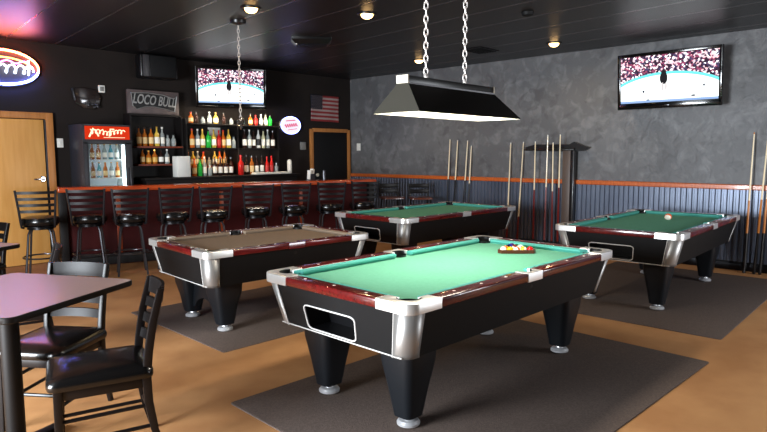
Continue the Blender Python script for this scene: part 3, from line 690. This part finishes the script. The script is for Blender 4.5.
# white picture card behind bottles, towel box, tray
o = MB().box((5.62,9.328,1.90),(.24,.006,.2),.001).build('picture_card', M['paper'], label='white paper card behind the bottles on the middle liquor shelf', cat='card')
k = MB().box((0,0,.165),(.23,.16,.33),.012); k.box((0,-.082,.2),(.19,.008,.2),.003); o = k.build('towel_dispenser', M['white_plastic'], label='white paper towel box on the back counter below the narrow shelf', cat='dispenser'); o.location = (4.77,8.915,1.1835)
tray = thing('bar_tray', 'long white drainer tray at the right end of the back counter', 'tray', (6.5,8.91,1.1835))
MB().box((0,0,.012),(.78,.13,.02),.006).build('tray_base', M['white_plastic'], tray)
k = MB(); k.tube([(-.37,-.055,.03),(.37,-.055,.03),(.37,.055,.03),(-.37,.055,.03)], .008, 6, closed=True); k.build('tray_rim', M['white_plastic'], tray)
k = MB(); k.lathe([(.04,0),(.042,.01),(.042,.22),(.03,.25),(.01,.26)], 16); o = k.build('paper_roll', M['paper'], label='white paper roll standing right of the liquor shelf', cat='paper roll'); o.location = (7.02,9.05,1.1835)

# ------------------------------------------------------------------ drinks fridge
fx0, fx1, fy0, fy1, fh = 3.265, 3.955, 8.87, 9.36, 1.97
fr = thing('drinks_fridge', 'upright black glass-door drinks fridge with red lit header, behind bar left end', 'fridge', ((fx0+fx1)/2, (fy0+fy1)/2, 0))
fw, fd = (fx1-fx0), (fy1-fy0)
k = MB(); th = .035
k.box((-fw/2+th/2,0,fh/2),(th,fd,fh),.004); k.box((fw/2-th/2,0,fh/2),(th,fd,fh),.004); k.box((0,fd/2-th/2,fh/2),(fw-2*th,th,fh)); k.box((0,0,fh-th/2),(fw-2*th,fd,th)); k.box((0,0,.12),(fw-2*th,fd,.24))
k.build('cabinet', M['fridge_black'], fr)
k = MB(); k.box((0,fd/2-th-.006,.98),(fw-2*th-.002,.006,1.46)); k.box((-fw/2+th+.004,.02,.98),(.006,fd-.08,1.46)); k.box((fw/2-th-.004,.02,.98),(.006,fd-.08,1.46)); k.build('liner', M['fridge_in'], fr)
for z in (.55,1.0,1.2,1.465): MB().box((0,.03,z),(fw-2*th-.02,fd-.14,.012)).build('wire_shelf', M['white_plastic'], fr)
hd = MB().box((0,-fd/2-.012,1.845),(fw-.005,.03,.22),.006).build('header_frame', M['fridge_black'], fr)
hp = em('red_lit_panel', srgb(214,52,22), 1.1)
MB().box((0,-fd/2-.029,1.85),(fw-.06,.006,.185),.002).build('lit_panel', hp, hd)
# flowing script strokes across the header
k = MB(); random.seed(3); pts = []
yz = -fd/2-.035
for i in range(90):
    q = i/89; pts.append((-.24+.47*q+.018*sin(q*58), yz, 1.855+.028*sin(q*58+1.3)*(1 if i % 30 else 1.6)+.014*sin(q*9)))
k.tube(pts, .0075, 5); k.tube([(-.26,yz,1.79),(-.2,yz,1.91),(-.16,yz,1.86),(-.13,yz,1.80)], .012, 6); k.tube([(.02,yz,1.80),(.04,yz,1.905),(.09,yz,1.9)], .011, 6); k.tube([(-.06,yz,1.785),(.24,yz,1.785)], .004, 5)
k.build('script_lettering', em('header_cream', (1,.78,.5,1), 1.6), hd)
dr = MB()
for x in (-fw/2+.035, fw/2-.05): dr.box((x,-fd/2-.012,.98),(.07 if x < 0 else .1,.03,1.48),.006)
for z in (.25,1.715): dr.box((0,-fd/2-.012,z),(fw-.005,.03,.05),.006)
dr = dr.build('door', M['fridge_black'], fr)
MB().box((-.01,-fd/2-.01,.98),(fw-.16,.006,1.42)).build('glass_pane', M['glass_clear'], dr)
MB().box((fw/2-.05,-fd/2-.045,1.1),(.03,.03,.5),.01).build('door_handle', M['gunmetal'], dr)
k = MB().box((fw/2-.085,-fd/2+.055,.98),(.06,.04,1.4),.004); k.build('lamp_strip', M['fridge_lamp'], fr)
random.seed(9)
FK = {'b':('amber','c','brown beer bottle'), 't':('blue','w','teal bottle'), 'c':('clear','w','clear bottle')}
FP = {}
for zi, z, word in ((0,1.472,'upper'),(1,1.207,'lower')):
    for i in range(6):
        kd = ('bbbctc','cbtbcb')[zi][i]; x = fx0+.095+i*.088; y = fy0+.15
        if kd not in FP:
            K = FK[kd]; k = MB(); k.lathe([(.028,0),(.03,.006),(.03,.12),(.024,.145),(.013,.17),(.012,.215)], 14); o = k.build('beer_bottle', G[K[0]])
            k = MB(); k.lathe([(.0308,.03),(.0308,.1)], 14, cap=False); k.build('label_band', LB[K[1]], o); k = MB(); k.lathe([(.014,.212),(.015,.222),(.004,.226)], 10); k.build('cap', CP['g'], o)
            o.location = (x,y,z); o['category'] = 'bottle'; FP[kd] = o
        else: o = copy_tree(FP[kd], (x,y,z), random.random()*6)
        o['label'] = f"{FK[kd][2]}, {ORD[i]} from left on the {word} visible shelf inside the fridge"; o['group'] = 'bottles in the drinks fridge'

# ------------------------------------------------------------------ bar wall fittings
# banner sign
sg = thing('banner_sign', 'dark grey sign with tilted white lettering above the narrow bottle shelf', 'sign', (4.52,9.27,2.355), 0)
k = MB(); k.box((0,0,0),(.84,.06,.37),.01); k.build('board', pm('sign_board_grey', srgb(98,84,82), .5, var=srgb(82,71,70), vscale=6), sg)
k = MB(); k.box((0,-.032,0),(.84,.012,.37),.004)
k = MB(); ol = [(-.37,.13),(-.1,.145),(.14,.125),(.33,.075),(.38,.12),(.335,-.13),(.15,-.09),(0,-.065),(-.15,-.07),(-.29,-.115),(-.345,-.07)]
k.tube([(x,-.036,z) for x, z in ol], .009, 6, closed=True); k.build('emblem_outline', M['trim_silver'], sg)
k = MB(); k.prism([(x,z) for x, z in ol][::-1], 0, .004); o = k.build('emblem_field', M['cue_black'], sg, smooth=0); o.matrix_basis = Matrix(((1,0,0,0),(0,0,-1,-.029),(0,1,0,0),(0,0,0,1)))
def text(body, size, parent, mat, mtx, shear=0, extr=.003, name='lettering', sx=1):
    cu = bpy.data.curves.new(name, 'FONT'); cu.body = body; cu.size = size; cu.align_x = 'CENTER'; cu.align_y = 'CENTER'; cu.extrude = extr; cu.shear = shear
    cu.offset = .003; t_ = bpy.data.objects.new('tmp_text', cu); COL.objects.link(t_); bpy.context.view_layer.update()
    me = bpy.data.meshes.new_from_object(t_.evaluated_get(bpy.context.evaluated_depsgraph_get())); bpy.data.objects.remove(t_); me.materials.clear(); me.materials.append(mat)
    me.name = name; o = bpy.data.objects.new(name, me); COL.objects.link(o); o.parent = parent
    o.matrix_basis = mtx @ Matrix.Diagonal((sx,1,1,1)); return o
UP = Matrix(((1,0,0,0),(0,0,-1,0),(0,1,0,0),(0,0,0,1)))
text('LOCO BULL', .21, sg, M['trim_silver'], Matrix.Translation((0,-.037,.025)) @ UP @ Matrix.Rotation(R(-3),4,'Z'), .25, sx=.62)
# speaker
sp = thing('wall_speaker', 'black wall speaker high above the banner sign', 'speaker', (4.56,9.2,2.90), R(-6))
MB().box((0,0,0),(.58,.24,.36),.03,seg=3).build('cabinet', M['black_plastic'], sp)
MB().box((0.06,-.122,0),(.4,.012,.32),.005).build('grille', M['laminate'], sp)
MB().box((-.2,-.122,0),(.1,.02,.33),.012).build('side_horn', pm('horn_grey', srgb(52,50,52), .4), sp)
MB().box((0,.145,0),(.1,.06,.1)).build('bracket', M['black_metal'], sp)
# dark glossy shield plaque and a small white box beside it
pq = thing('wall_plaque', 'dark glossy shield plaque on the black wall above the drinks fridge', 'plaque', (3.56,YN-.035,2.36)); pq.scale = (1.3,1,1.05)
shp = [(-.17,.13),(-.05,.155),(.1,.13),(.14,.03),(.12,-.09),(.05,-.15),(-.06,-.135),(-.14,-.07)]
k = MB(); k.prism(shp[::-1], 0, .04, bev=.012); o = k.build('shield', pm('gloss_dark_plate', srgb(40,32,30), .12, coat=.8), pq); o.matrix_basis = Matrix(((1,0,0,0),(0,0,-1,.03),(0,1,0,0),(0,0,0,1)))
k = MB(); k.box((-.162,-.02,.05),(.018,.02,.17),.004,rot=Matrix.Rotation(R(-8),4,'Y')); k.build('edge_strip', M['gunmetal'], pq)
k = MB(); random.seed(5)
for i in range(9): k.sphere((-.05+.02*i+random.uniform(-.01,.01),-.02,-.09+random.uniform(-.03,.04)), .017, seg=10)
k.build('raised_emblem', M['gunmetal'], pq)
ss = thing('wall_sensor', 'small white square box on the black wall right of the shield plaque', 'sensor', (3.765,YN-.015,2.52))
MB().box((0,0,0),(.095,.03,.11),.01).build('housing', M['white_plastic'], ss); MB().box((0,-.017,0),(.055,.006,.065),.002).build('screen_window', M['grey_plastic'], ss)
MB().box((3.147,YN-.005,1.71),(.085,.01,.13),.003).box((3.147,YN-.012,1.71),(.022,.008,.045),.002).build('light_switch', M['white_plastic'], label='white switch plate between the tan door and the fridge', cat='light switch')
MB().box((7.6,YN-.02,1.70),(.13,.04,.15),.008).box((7.6,YN-.045,1.72),(.09,.012,.06),.003).build('wall_control', M['grey_plastic'], label='grey control box on the black wall below the oval lit sign', cat='control box')
MB().box((XE-.004,9.13,1.685),(.006,.11,.15),.001).build('wall_notice', M['paper'], label='small white notice on the grey wall by the dark doorway', cat='notice')

# neon sign, red upper half, blue lower half, script inside
nz = thing('neon_sign', 'oval neon sign with red and blue tube, at the left edge above the tan door', 'neon sign', (2.47,YN-.07,2.712))
ea, eb = .43, .225
def arc(a0, a1, n, ra=ea, rb=eb): return [(ra*cos(a0+(a1-a0)*i/n), 0, rb*sin(a0+(a1-a0)*i/n)) for i in range(n+1)]
MB().tube(arc(R(-8),R(188),40), .013, 8).build('red_tube', M['neon_red'], nz)
MB().tube(arc(R(192),R(348),40), .013, 8).build('blue_tube', M['neon_blue'], nz)
MB().tube([(p[0],.0,p[2]-.02) for p in arc(R(10),R(170),30,.36,.15)], .009, 8).build('inner_red_tube', pm and em('neon_orange', (1,.3,.06,1), 14), nz)
k = MB(); k.loft([[((ea+.03)*cos(2*pi*i/40), yy, (eb+.03)*sin(2*pi*i/40)) for i in range(40)] for yy in (.03,.04)]); k.build('backing_plate', pm('sign_backing', srgb(46,44,48), .6), nz)
s = MB(); pts = []
for i in range(80):
    q = i/79; pts.append((-.34+.68*q+.03*sin(q*40), -.012, -.02+.055*sin(q*40+1.2)))
s.tube(pts, .010, 6); s.tube([(-.3,-.012,-.08),(-.28,-.012,.06),(-.22,-.012,.09)], .011, 6); s.tube([(.3,-.012,-.09),(.31,-.012,.02),(.305,-.012,.11)], .011, 6); s.build('script_tube', M['neon_white'], nz)
s = MB(); s.tube([(-.2+.5*i/12,-.006,.075+.02*sin(i*1.3)) for i in range(13)], .009, 6); s.build('pink_tube', M['neon_pink'], nz)
s = MB()
for x in (-.3,.3):
    s.cyl((x,.01,.0),(x,.068,.0),.012)
s.box((0,.062,0),(.62,.014,.05),.004); s.build('mount', M['black_metal'], nz)
# small oval light sign right of the shelves
lo = thing('oval_light_sign', 'small glowing white oval sign on the black wall right of the liquor shelves', 'lit sign', (7.27,YN-.05,2.09))
def ovalprism(a, b, y0, y1): 
    k = MB(); k.loft([[(a*cos(2*pi*i/32), y, b*sin(2*pi*i/32)) for i in range(32)] for y in (y0,y1)]); return k
ovalprism(.235,.165,-.02,.045).build('case', M['white_plastic'], lo)
ovalprism(.22,.15,-.026,-.018).build('face', em('oval_face', (.9,.86,1,1), 1.1), lo)
k = MB(); k.tube([(.23*cos(2*pi*i/40),-.02,.16*sin(2*pi*i/40)) for i in range(40)], .009, 6, closed=True); k.build('blue_rim', em('oval_rim', (.25,.3,1,1), 9), lo)
k = MB(); k.tube([(-.15+.3*i/30,-.03,-.02+.035*sin(i*1.25)+.04*(i/30)) for i in range(31)], .008, 5); k.tube([(-.12,-.03,.08),(.1,-.03,.1)], .009, 5); k.tube([(-.08,-.03,-.09),(.14,-.03,-.06)], .006, 5)
k.build('script', em('oval_script', (.9,.06,.2,1), .9), lo)
# flag
FW, FH, NX = .76, .52, 26
vs, fs, ms = [], [], []
for j in range(14):
    for i in range(NX+1):
        x = FW*i/NX; z = -FH*j/13; sagx = -.012*(j/13)*sin(i/NX*3); vs.append((x+sagx, -.012-.010*sin(i/NX*9+j*.25), z-.03*i/NX*.3))
for j in range(13):
    for i in range(NX):
        a = j*(NX+1)+i; fs.append((a,a+1,a+NX+2,a+NX+1)); ms.append(2 if (i < NX*.42 and j < 7) else (0 if j % 2 == 0 else 1))
k = MB(); k.faces(vs, fs, mats=ms)
for rr_ in range(9):
    for cc in range(6 if rr_ % 2 == 0 else 5):
        x = FW*.42*(.083+.167*cc+(0 if rr_ % 2 == 0 else .083)); z = -FH*7/13*(rr_+.7)/9.6
        st_ = [(x+(.011 if q % 2 == 0 else .0045)*sin(q*pi/5), -.0265, z+(.011 if q % 2 == 0 else .0045)*cos(q*pi/5)-.004) for q in range(10)]
        k.faces(st_, [tuple(range(10))], mats=[1])
fl = k.build('wall_flag', [pm('flag_red', srgb(126,36,38), .8), pm('flag_white', srgb(150,128,124), .8), pm('flag_blue', srgb(20,22,36), .8)], label='striped red and white flag with starred blue canton hung above the dark doorway', cat='flag')
fl.location = (7.81,YN-.012,2.72); md = fl.modifiers.new('thick','SOLIDIFY'); md.thickness = .002; md.offset = 1

# ------------------------------------------------------------------ televisions
def tv(label, loc, rz, rx, w, h, arm):
    t = thing('television', label, 'television', loc, rz, 'wall televisions showing hockey'); t.rotation_euler = (rx,0,rz)
    k = MB(); k.box((0,.065,.0),(w*.97,.11,h*.95),.02); k.build('rear_case', M['black_plastic'], t)
    k = MB(); b = .045; bb = .085
    k.box((-w/2+b/2,0,0),(b,.05,h),.008); k.box((w/2-b/2,0,0),(b,.05,h),.008); k.box((0,0,h/2-b/2),(w-.02,.05,b),.008); k.box((0,0,-h/2+bb/2),(w-.02,.05,bb),.008); k.build('bezel', M['screen_bezel'], t)
    k = MB(); x0, x1, z0, z1 = -w/2+b-.002, w/2-b+.002, -h/2+bb-.002, h/2-b+.002; k.faces([(x0,-.012,z0),(x1,-.012,z0),(x1,-.012,z1),(x0,-.012,z1)], [(0,1,2,3)]); k.build('screen', M['screen'], t, smooth=0)
    k = MB(); k.box((0,-.026,-h/2+.04),(.06,.004,.012),.001); k.build('badge', M['gunmetal'], t)
    k = MB(); k.box((0,.075+arm/2,0),(.2,arm,.2),.01); k.build('wall_mount', M['black_metal'], t)
    return t
tv('flat television on the black wall above the liquor shelves, showing an ice rink', (5.78,9.0,2.66), R(-24), R(7), 1.17, .68, .30)
tv('flat television on the grey plaster wall above the right green table', (8.66,2.885,2.535), R(-90), R(5), 1.35, .76, .17)

# ------------------------------------------------------------------ cue rack and cues on the grey wall
rk = thing('cue_rack', 'dark wooden cue rack with carved top shelf and brown post on the grey wall', 'cue rack', (XE-.05,4.64,0))
k = MB(); prof = [(.42,-.035),(.50,0),(.42,.03),(.30,.055),(-.28,.05),(-.36,.09),(-.50,.03),(-.62,.0),(-.52,-.05),(-.3,-.06),(.3,-.05)]
k.prism([(p[0],p[1]) for p in prof][::-1], -.045, .0, bev=.006); o = k.build('carved_top', M['cue_black'], rk); o.matrix_basis = Matrix(((0,0,1,.0),(1,0,0,0),(0,1,0,1.63),(0,0,0,1)))
MB().box((-.085,.03,1.60),(.10,.86,.03),.01).build('cue_shelf', M['cue_black'], rk)
MB().box((-.075,-.27,.83),(.05,.13,1.56),.006).build('post', pm('rack_post_brown', srgb(84,70,62), .45), rk)
MB().box((-.07,-.37,.83),(.06,.05,1.56),.006).build('edge_post', M['cue_black'], rk)
MB().box((-.105,.03,.1),(.12,.86,.05),.006).build('butt_shelf', M['cue_black'], rk)
def cue_proto(kind):
    a, b, c = kind; k = MB()
    k.cyl((0,0,.76),(0,0,1.45),.0098,.0062,10); o = k.build('pool_cue', M['cue_maple'])
    MB().cyl((0,0,0.02),(0,0,.42),.0155,.0138,10).build('butt', M[b], o)
    MB().cyl((0,0,.42),(0,0,.76),.0138,.0098,10).build('forearm', M[a], o)
    MB().lathe([(.008,0),(.0165,.006),(.0165,.028)],10).build('bumper', M['cue_black'], o)
    MB().cyl((0,0,1.45),(0,0,1.468),.0064,.006,8).build('ferrule', M[c], o)
    return o
CK = {'m':cue_proto(('cue_maple','cue_red','white_plastic')), 't':cue_proto(('cue_tan','cue_black','cue_tan')), 'r':cue_proto(('cue_red','cue_red','white_plastic')), 'b':cue_proto(('cue_black','cue_black','white_plastic'))}
used = set()
def cue(kind, y, ztop, label, group, x=8.79, lean=.03, base=0, xt=8.853, s=None):
    o = CK[kind]
    if kind in used: o = copy_tree(o, (0,0,0))
    used.add(kind); sc = (ztop-base)/1.468
    o.location = (x, y, base+.001); d = Vector((xt-x, lean, ztop-base)); o.rotation_euler = d.to_track_quat('Z','Y').to_euler(); o.scale = (1.15,1.15,d.length/1.468)
    o['category'] = 'pool cue'; o['label'] = label; o['group'] = group
g = 'cues leaning left on the grey wall'
cue('b', 6.72, 1.80, 'leftmost of the four pale cues leaning on the wall beyond the farthest table', g, lean=-.03, base=.3, x=8.8)
cue('b', 6.57, 1.78, 'second from left of the four pale cues beyond the farthest table', g, lean=-.05, base=.3, x=8.8)
cue('b', 6.36, 1.77, 'third from left of the four pale cues beyond the farthest table', g, lean=-.06, base=.3, x=8.8)
cue('b', 6.25, 1.68, 'rightmost of the four pale cues beyond the farthest table', g, lean=-.03, base=.3, x=8.8)
CK['b']['category'] = 'pool cue'
MB().box((8.8,6.48,.15),(.1,.62,.3),.006).build('cue_ledge', M['cue_black'], label='low black ledge against the wall holding the four pale cues', cat='ledge')
g = 'cues in and beside the wall rack'
cue('m', 5.43, 1.72, 'tan cue with red butt farthest left of the cue rack', g, lean=-.01)
cue('m', 5.23, 1.73, 'cue with red butt just left of the cue rack edge', g, lean=-.05)
XR = 8.70
cue('r', 4.90, 1.73, 'leftmost cue held in the dark cue rack', g, x=XR+.04, xt=8.705, lean=-.02, base=.126)
cue('r', 4.70, 1.83, 'tall pale cue second from left in the cue rack', g, x=XR+.04, xt=8.70, lean=-.04, base=.126)
cue('r', 4.57, 1.71, 'short cue third from left in the cue rack', g, x=XR+.04, xt=8.705, lean=.0, base=.126)
cue('r', 4.47, 1.83, 'tall cue nearest the brown post of the cue rack', g, x=XR+.04, xt=8.70, lean=-.02, base=.126)
g = 'cues leaning on the wall at the right edge'
cue('t', 1.868, 1.80, 'slim tan cue left of the others leaning at the right edge of the wall', g, x=8.74, lean=.0)
cue('t', 1.755, 1.84, 'middle cue of three at the right edge, with dark wrapped butt', g, x=8.74, lean=-.045)
cue('t', 1.69, 1.86, 'rightmost cue at the right edge, with a dark red butt', g, x=8.74, lean=-.03)

# ------------------------------------------------------------------ hanging lamp over the nearest table
def chain(k, x, y, z0, z1, pitch=.041, r=.0042):
    n = int((z1-z0)/pitch); p = (z1-z0)/n
    for i in range(n):
        z = z0+p*(i+.5); pts = []
        for q in range(14):
            a = 2*pi*q/14; u = .0125*cos(a); w_ = (p*.5+.0085)*sin(a); w_ += 0
            pts.append((x+(u if i % 2 == 0 else 0)*.707+0, y-(u if i % 2 == 0 else 0)*.707, z+w_) if i % 2 == 0 else (x+u*.707, y+u*.707, z+w_))
        k.tube(pts, r, 6, closed=True)
lp = thing('table_lamp_hanging', 'black hanging billiard lamp on two chains above the nearest table', 'hanging lamp', (3.395,2.545,0), R(1))
bl, bw, zl, zu, tl, tw_, ro_ = .60, .19, 1.80, 1.985, .49, .042, -.04
C8 = [(-bl,-bw,zl),(bl,-bw,zl),(bl,bw,zl),(-bl,bw,zl),(ro_-tl,-tw_,zu),(ro_+tl,-tw_,zu),(ro_+tl,tw_,zu),(ro_-tl,tw_,zu)]
def panel(name, ids, mats):
    k = MB(); k.faces([C8[i] for i in ids], [(0,1,2,3)]); o = k.build(name, mats, lp, smooth=0)
    md = o.modifiers.new('thick','SOLIDIFY'); md.thickness = .006; md.offset = -1; md.material_offset = 1; md.material_offset_rim = 0
for nm, ids, m in (('side_shade',(0,1,5,4),'lamp_black'),('side_shade',(2,3,7,6),'lamp_black'),('end_shade',(3,0,4,7),'lamp_end'),('end_shade',(1,2,6,5),'lamp_end')):
    panel(nm, ids, [M[m], M['lamp_inside']])
MB().box((ro_,0,zu+.022),(tl*2,tw_*2,.045),.004).build('ridge_box', M['lamp_black'], lp)
for s in (-1,1): MB().box((ro_+s*(tl+.004),0,zu+.022),(.012,tw_*2+.012,.052),.003).build('ridge_cap', M['brass'], lp)
k = MB(); k.box((ro_,-tw_-.004,zu-.004),(tl*2,.006,.012)); k.build('bright_strip', M['chrome'], lp)
k = MB()
for y in (-.045,.045): k.cyl((-.53,y,1.885),(.53,y,1.885),.016)
k.build('light_tube', M['bulb'], lp)
for x in (-.30,.14):
    k = MB(); k.box((x,0,zu+.06),(.03,.02,.04),.003); chain(k, x, 0, zu+.07, ZC-.002); k.build('chain', M['chain'], lp)
hc = thing('hanging_chain', 'steel chain hanging from the ceiling in front of the bar television', 'chain', (4.11,6.223,0))
k = MB(); k.lathe([(.02,ZC-.05),(.09,ZC-.03),(.095,ZC-.001)], 20); k.build('ceiling_canopy', M['black_plastic'], hc)
k = MB(); chain(k, 0, 0, 1.95, ZC-.045, .045); k.build('chain_links', M['chain'], hc)
k = MB(); k.tube([(.03*cos(2*pi*i/20),-.03*cos(2*pi*i/20),1.925+.045*sin(2*pi*i/20)) for i in range(20)], .009, 6, closed=True); k.tube([(.02*cos(2*pi*i/16),.02*cos(2*pi*i/16),1.87+.03*sin(2*pi*i/16)) for i in range(16)], .008, 6, closed=True); k.build('end_ring', M['chrome'], hc)

# ------------------------------------------------------------------ ceiling fittings
rl = [((3.852,5.579),'recessed ceiling light nearest the hanging chain, over the tan table'),((4.911,4.883),'bright recessed ceiling light left of the lamp chains'),((7.871,6.608),'recessed ceiling light just behind the billiard lamp chains'),((8.015,4.234),'recessed ceiling light over the cue rack wall')]
for (x,y), lab in rl:
    t = thing('recessed_light', lab, 'ceiling light', (x,y,ZC), 0, 'recessed ceiling spotlights')
    k = MB(); k.tube([(.1*cos(2*pi*i/28),.1*sin(2*pi*i/28),-.004) for i in range(28)], .012, 8, closed=True); k.build('trim_ring', M['black_plastic'], t)
    k = MB(); k.sphere((0,0,-.006),(.07,.07,.05)); k.build('bulb', M['spot_bulb'], t)
vt = thing('ceiling_speaker_box', 'black boxy vent hanging under the ceiling above the bar television side', 'ceiling vent', (5.42,6.46,ZC), R(-38))
k = MB(); k.loft([[(p[0],p[1],z) for p in rrect(a,b,.02,2)] for a,b,z in ((.27,.17,-.001),(.27,.17,-.03),(.22,.13,-.085))]); k.build('housing', M['black_plastic'], vt)
k = MB()
for i in range(5): k.box((0,-.1+.05*i,-.09),(.4,.02,.012))
k.build('louvre', M['black_metal'], vt)
k = MB(); k.sphere((-.2,-.1,-.085),.014,seg=10); k.build('indicator', M['white_plastic'], vt)
v2 = thing('ceiling_vent', 'dim square ceiling grille behind the billiard lamp chains', 'ceiling vent', (7.766,5.319,ZC), 0)
MB().box((0,0,-.006),(.5,.36,.012),.003).build('frame', M['black_metal'], v2)
k = MB()
for i in range(7): k.box((0,-.14+.047*i,-.014),(.44,.014,.012))
k.build('louvre', M['laminate'], v2)
v3 = thing('smoke_detector', 'small dark round detector on the ceiling near the top centre', 'detector', (6.08,3.54,ZC))
k = MB(); k.lathe([(.03,-.045),(.06,-.035),(.07,-.001)],20); k.build('detector_body', M['laminate'], v3)

# ------------------------------------------------------------------ lights
def area(name, loc, rot, sx, sy, power, col, spread=180):
    l = bpy.data.lights.new(name, 'AREA'); l.shape = 'RECTANGLE'; l.size = sx; l.size_y = sy; l.energy = power; l.color = col; l.spread = R(spread)
    o = bpy.data.objects.new(name, l); COL.objects.link(o); o.location = loc; o.rotation_euler = rot; return o
area('window_daylight', (XW-.02,(WY0+WY1)/2,(WZ0+WZ1)/2), (0,R(-90),0), WZ1-WZ0-.1, WY1-WY0-.1, 1000, (.86,.93,1))
area('south_fill_light', (6.9,YS-.01,1.35), (R(90),0,0), 1.9, 1.3, 170, (.9,.94,1))  # fill added at the south opening to lift the right of the east wall
area('lamp_light', (3.42,2.545,1.855), (0,0,R(1)), 1.05, .16, 34, (1,.93,.8))
for (x,y), lab in rl:
    l = bpy.data.lights.new('recessed_spot','SPOT'); l.energy = 75; l.color = (1,.70,.38); l.spot_size = R(165); l.spot_blend = 1; l.shadow_soft_size = .05
    o = bpy.data.objects.new('recessed_spot', l); COL.objects.link(o); o.location = (x,y,ZC-.05)
area('shelf_light', (5.9,8.88,2.27), (R(20),0,0), 1.6, .06, 20, (1,.86,.66))
area('shelf_strip', (5.45,9.0,1.615), (R(12),0,0), .8, .03, 3.2, (1,.62,.28)); area('shelf_strip', (6.36,9.0,1.615), (R(12),0,0), .75, .03, 2, (1,.8,.6))
wd = bpy.data.worlds.new('world'); scene.world = wd; wd.use_nodes = True
wd.node_tree.nodes['Background'].inputs[0].default_value = (.55,.65,.8,1); wd.node_tree.nodes['Background'].inputs[1].default_value = .6

# ------------------------------------------------------------------ camera
pi_, ro, h, yw = .1033, -.0027, 1.5443, .7568
fwd = Vector((cos(yw)*cos(pi_), sin(yw)*cos(pi_), -sin(pi_))); rt = Vector((sin(yw), -cos(yw), 0)); up = rt.cross(fwd)
r2 = rt*cos(ro)+up*sin(ro); u2 = -rt*sin(ro)+up*cos(ro)
cd = bpy.data.cameras.new('camera'); cam = bpy.data.objects.new('camera', cd); COL.objects.link(cam)
cam.matrix_world = Matrix(((r2.x,u2.x,-fwd.x,0),(r2.y,u2.y,-fwd.y,0),(r2.z,u2.z,-fwd.z,h),(0,0,0,1)))
cd.sensor_width = 36; cd.lens = 601.42/767*36; cd.clip_start = .05
scene.camera = cam
scene.view_settings.view_transform = 'Standard'; scene.view_settings.look = 'None'; scene.view_settings.gamma = 1
scene.view_settings.exposure = 0
